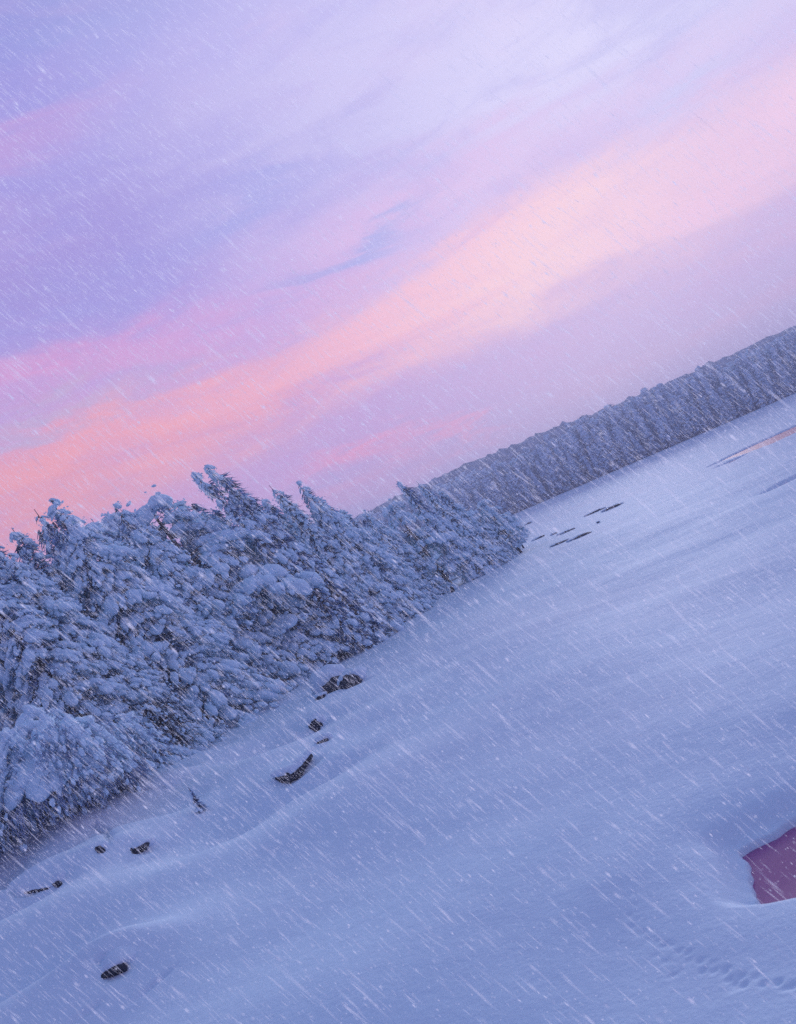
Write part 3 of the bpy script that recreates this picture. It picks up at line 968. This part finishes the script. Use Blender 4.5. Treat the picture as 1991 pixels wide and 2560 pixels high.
def capped_stone(u, v, wpx, hpx, label, deg=23, seed=0, cap=1.0, name='stone', cat='stone', twigs=0, cap_off=0.0, lift=0.0, taper=0.0):
    """a dark stone lying in the snow with a pillow of snow on top; wpx, hpx: the dark face as the photo shows it"""
    p = hit(u, v); z = p[2]
    d = np.linalg.norm(p - EYE)
    w, h = wpx * d / F, hpx * d / F
    rng = np.random.default_rng(seed + 900)
    root = empty(name, (p[0], p[1], z + lift))
    root.rotation_euler = (0, 0, rng.uniform(-0.3, 0.3))
    vv, f = lump(rng, (w * 0.5, w * 0.36, h * 0.95), 4, 0.28, 2.6)
    jag = rng.normal(0, 0.035, vv.shape) * h
    vv = vv + jag + [0, 0, 0.15 * h]
    mesh_obj('rock', vv, f, M_ROCK, root)
    if cap > 0:
        vv, f = lump(rng, (w * 0.72, w * 0.62, h * 1.15 * cap), 4, 0.18, 1.8)
        vv += [cap_off * w, w * 0.50, h * 0.55]
        mesh_obj('snow_cap', vv, f, M_SNOW, root)
    if twigs:
        a = Acc()
        for _ in range(twigs):
            q = rng.normal(0, 1, 3) * [w * 0.3, w * 0.15, 0] + [0, 0, h * 0.5]
            e = q + rng.normal(0, 0.25, 3) * w * [1, 0.6, 0.4] + [0, 0, h * 0.6]
            a.tube([q, (q + e) / 2 + rng.normal(0, 0.03, 3), e], [0.02, 0.013, 0.004], 4)
            for _k in range(3):
                s = q + (e - q) * rng.uniform(0.3, 1)
                a.tube([s, s + rng.normal(0, 0.09, 3)], [0.008, 0.003], 3)
        vv, f = a.arrays()
        mesh_obj('twigs', vv, f, M_BARK, root)
    tag(root, label, cat)
    return root


capped_stone(838, 1722, 66, 26, 'dark stone cluster with twigs and snow pillow, largest below the wood', seed=1, twigs=9, cap=1.5)
capped_stone(880, 1714, 54, 24, 'black stone touching the right side of the twiggy stone cluster', seed=2, twigs=6, cap=0.8)
capped_stone(802, 1747, 24, 8, 'tiny dark stone just below the twiggy stone cluster', seed=3, cap=0.8)
capped_stone(793, 1822, 36, 20, 'small black stone between the twiggy cluster and the hooked log', seed=4, cap=0.9)
capped_stone(932, 1560, 44, 9, 'flat dark stone edge under a snow shelf beside the near wood', seed=5, cap=1.3)
capped_stone(1134, 1480, 9, 15, 'little upright dark stump alone on the lake beyond the wood', seed=6, cap=0.5, name='stump', cat='stump')
capped_stone(256, 2128, 22, 12, 'small dark lump for the crack shadow between two rounded drifts at lower left', seed=7, cap=1.0)  # dark lump put in for the shadow inside the crack
capped_stone(348, 2126, 50, 12, 'low dark lump for the shaded gap right of the rounded drifts', seed=8, cap=1.0)  # dark lump stands for the shade of a gap under the drift
capped_stone(150, 2212, 28, 14, 'small dark stone tip at the end of the long drift, left edge', seed=9, cap=1.2)
capped_stone(285, 2428, 60, 12, 'half buried dark stone nearest the camera at lower left', seed=10, cap=1.6)
capped_stone(320, 1965, 20, 12, 'small dark stone beside the bent birch with snow over it', seed=11, cap=1.0)
capped_stone(335, 1935, 30, 14, 'dark stone behind the bent birch, under a round snow dome', seed=12, cap=1.2)
capped_stone(808, 1856, 32, 6, 'bluish snow covered stone just below the small black stone', seed=13, cap=1.8)
for i, (u, v, w, h) in enumerate([(1488, 1281, 40, 3), (1532, 1270, 42, 4), (1497, 1307, 8, 3), (1388, 1335, 14, 3), (1422, 1328, 34, 3), (1455, 1341, 44, 4),
                                  (1402, 1358, 36, 3), (1350, 1345, 26, 3), (1322, 1310, 14, 3)]):
    capped_stone(u, v, w, h, 'thin dark stone showing through the distant lake ice, %s of nine from the left' % ['eighth', 'ninth', 'seventh', 'third', 'fifth', 'sixth', 'fourth', 'second', 'first'][i],
                 seed=20 + i, cap=0.8)['group'] = 'row of stones in the distant lake ice'


def log_thing(pts_px, rad, label, seed, name='fallen_log', cat='log', cap=True):
    rng = np.random.default_rng(seed)
    pts = []
    for (u, v, lift) in pts_px:
        p = hit(u, v); pts.append(p + [0, 0, lift])
    pts = np.array(pts)
    root = empty(name, tuple(pts[0]))
    loc = pts - pts[0]
    # smooth
    t = np.linspace(0, len(loc) - 1, len(loc) * 4)
    sm = np.stack([np.interp(t, range(len(loc)), loc[:, k]) for k in range(3)], 1)
    rr = np.interp(t, range(len(loc)), rad) * (1 + 0.12 * rng.normal(0, 1, len(t)))
    a = Acc(); a.tube(sm, rr, 9)
    v, f = a.arrays(); mesh_obj('wood', v, f, M_ROCK, root)
    if cap:
        a = Acc(); n = len(sm)
        d = np.gradient(sm, axis=0); d /= np.linalg.norm(d, axis=1, keepdims=True)
        a.blobs(sm + np.stack([0 * rr, 0 * rr + 0.5 * rr, rr * 0.9], 1), frame(d, rr * 1.6 + 0.05, rr * 1.2, rr * 0.5), 3, rng, 0.12, 1.4)
        v, f = a.arrays(); mesh_obj('snow_cap', v, f, M_SNOW, root)
    return tag(root, label, cat)


log_thing([(685, 1698, 0.02), (715, 1688, 0.08), (742, 1676, 0.14)], [0.03, 0.12, 0.14], 'dark log end jutting from the snow near the wood', 31)
log_thing([(692, 1950, 0.05), (718, 1956, 0.10), (742, 1948, 0.12), (765, 1925, 0.15), (782, 1902, 0.15)], [0.04, 0.16, 0.17, 0.10, 0.10],
          'hooked black log half sunk in a snow hollow below the wood', 32)
log_thing([(540, 1700, 0.03), (575, 1742, 0.08), (595, 1755, 0.05)], [0.02, 0.03, 0.02], 'thin bare fallen branch on the snow beside the dark thicket', 33, 'fallen_branch', 'branch', False)
log_thing([(-30, 2236, -0.02), (60, 2232, 0.0), (125, 2222, 0.02)], [0.03, 0.05, 0.04], 'long low dark strip for the shadow edge under the left drift', 34)  # dark tube drawn along the drift's shadow edge in place of shade


def sapling(u, v, H, label, seed):
    rng = np.random.default_rng(seed)
    p = hit(u, v)
    root = empty('sapling', tuple(p))
    need, snow = Acc(), Acc()
    n = 260
    t = rng.random(n); a = rng.uniform(0, 6.28, n); r = 0.30 * H * (1 - t)
    st = np.stack([0 * t, 0 * t, t * H], 1)
    need.blades(st, st + np.stack([np.cos(a) * r, np.sin(a) * r, -0.12 * H * (1 - t)], 1), np.full(n, 0.012), rng)
    n = 40
    t = rng.random(n) ** 0.8; a = rng.uniform(0, 6.28, n); r = 0.20 * H * (1 - t)
    C = np.stack([np.cos(a) * r, np.sin(a) * r, t * H * 0.95], 1)
    D = np.stack([np.cos(a), np.sin(a), -0.4 + 0 * a], 1); D /= np.linalg.norm(D, axis=1, keepdims=True)
    S = 0.045 * H * (1.3 - t)
    snow.blobs(C, frame(D, S * 1.6, S, S * 0.7), 2, rng, 0.2)
    v_, f = need.arrays(); mesh_obj('foliage', v_, f, M_NEEDLE, root, False)
    v_, f = snow.arrays(); mesh_obj('snow_load', v_, f, M_LOAD, root)
    root.rotation_euler = (0, R(-8), 0)
    tag(root, label, 'sapling')


sapling(508, 2030, 0.75, 'tiny lone spruce tip standing on the open snow, lower left', 41)

# ------------------------------------------------------------------ names that single the trees out
ORD = ['first', 'second', 'third', 'fourth', 'fifth', 'sixth', 'seventh', 'eighth', 'ninth', 'tenth', 'eleventh', 'twelfth', 'thirteenth', 'fourteenth',
       'fifteenth', 'sixteenth', 'seventeenth', 'eighteenth', 'nineteenth', 'twentieth']


def ordinal(n):
    if n < 20: return ORD[n]
    n += 1
    return '%d%s' % (n, 'th' if 10 <= n % 100 <= 20 else {1: 'st', 2: 'nd', 3: 'rd'}.get(n % 10, 'th'))


SHAPE = {('spruce', 0): 'conical spruce', ('spruce', 1): 'drooping spruce', ('spruce', 2): 'broad spruce', ('spruce', 3): 'narrow spruce',
         ('spruce', 4): 'bushy spruce', ('spruce', 5): 'spire-like spruce', ('pine', 0): 'round pine', ('pine', 1): 'wide pine', ('pine', 2): 'slim pine',
         ('birch', 0): 'bent birch', ('birch', 1): 'arched birch', ('birch', 2): 'bowed birch', ('thicket', 0): 'dark bare shrub', ('dome', 0): 'domed shrub', ('dome', 1): 'rounded shrub'}
buck = {}
for t in TREES:
    o, kind, var, x, y, H, b = t
    if kind == 'far':
        row = int(b[-1])
        key = 'frosted %s in the %s of the far shore wood' % ('spruce' if var < 4 else 'birch', ['front row', 'second row', 'third row', 'rearmost row'][row])
        o['category'] = 'tree'; o['group'] = 'frosted trees along the far shore'
    else:
        where = {'skyline': 'on the skyline of the near wood', 'front row': 'in the front row of the near wood',
                 'middle rows': 'in the middle of the near wood', 'back rows': 'deep in the near wood', 'foot of the wood': 'at the foot of the near wood', 'edge': 'low on the lakeward edge of the near wood'}[b]
        key = 'snow-laden %s %s' % (SHAPE[kind, var], where)
        o['category'] = 'shrub' if kind in ('thicket', 'dome') else 'tree'
        o['group'] = 'snow-laden trees of the near wood' if kind in ('spruce', 'pine') else 'birches and shrubs at the foot of the near wood'
    buck.setdefault(key, []).append((project((x, y, H * 0.5))[0], o))
for key, L in buck.items():
    L.sort(key=lambda q: q[0])
    for i, (_, o) in enumerate(L):
        o['label'] = key + ((', %s from the left' % ordinal(i)) if len(L) > 1 else '')


# ------------------------------------------------------------------ falling snow
def falling_snow():
    rng = np.random.default_rng(3)
    a = math.radians(26)
    fall = np.array([math.sin(a), 0.0, -math.cos(a)])

    def batch(n, lo, hi, lmin, lmax, wid):
        p = rng.uniform(lo, hi, (n, 3))
        g = height(p[:, 0], p[:, 1])
        p = p[p[:, 2] > g + 0.08]
        p = p[np.linalg.norm(p - EYE, axis=1) > 2.6]
        n = len(p)
        L = lmin + (lmax - lmin) * rng.random(n) ** 2.2
        d = fall + rng.normal(0, 0.035, (n, 3)); d /= np.linalg.norm(d, axis=1, keepdims=True)
        w = wid * rng.uniform(0.6, 1.3, n)
        nrm = rng.normal(0, 0.5, (n, 3)) + [0, 1.0, 0]
        s = np.cross(d, nrm); s /= np.linalg.norm(s, axis=1, keepdims=True)
        k = rng.uniform(0.3, 0.7, n)[:, None]
        k0 = p - d * (L / 2)[:, None]; k1 = p + d * (L / 2)[:, None]
        q = k0 + (k1 - k0) * k
        v = np.stack([k0, q + s * w[:, None], k1, q - s * w[:, None]], 1).reshape(-1, 3)
        f = (np.array([[0, 1, 2], [0, 2, 3]])[None] + (np.arange(n) * 4)[:, None, None]).reshape(-1, 3)
        return v, f
    acc = Acc()
    acc.add(*batch(250000, (-11, 2.5, 0.0), (13, 20, 15), 0.012, 0.24, 0.0013))      # flakes stretched into drawn-out slivers, matching the exposure streaks in the image
    acc.add(*batch(240000, (-16, 4, 0.0), (18, 34, 12), 0.004, 0.014, 0.0029))        # grains
    acc.add(*batch(5000, (-5, 2.0, 0.0), (6, 9, 7), 0.008, 0.06, 0.0032))
    v, f = acc.arrays()
    o = mesh_obj('falling_snow', v, f, M_FLAKE, None, False)
    tag(o, 'fine snow driving down slantwise all through the air', 'snowfall', kind='stuff')


falling_snow()


# ------------------------------------------------------------------ air
def haze():
    me = bpy.data.meshes.new('haze')
    x0, x1, y0, y1, z0, z1 = -920, 920, -920, 920, -4, 34
    vs_ = [(x, y, z) for x in (x0, x1) for y in (y0, y1) for z in (z0, z1)]
    me.from_pydata(vs_, [], [(0, 1, 3, 2), (4, 6, 7, 5), (0, 4, 5, 1), (2, 3, 7, 6), (0, 2, 6, 4), (1, 5, 7, 3)])
    m = bpy.data.materials.new('air'); m.use_nodes = True
    t = NT(m.node_tree); t.n.clear()
    out = t.node('ShaderNodeOutputMaterial'); vol = t.node('ShaderNodeVolumePrincipled')
    vol.inputs['Color'].default_value = (0.58, 0.68, 1.0, 1)
    vol.inputs['Density'].default_value = 0.0023
    vol.inputs['Anisotropy'].default_value = 0.2
    t.l.new(vol.outputs[0], out.inputs['Volume'])
    me.materials.append(m)
    o = bpy.data.objects.new('haze', me); COL.objects.link(o)
    tag(o, 'thin snowy haze filling the air over the lake', kind='stuff')


haze()
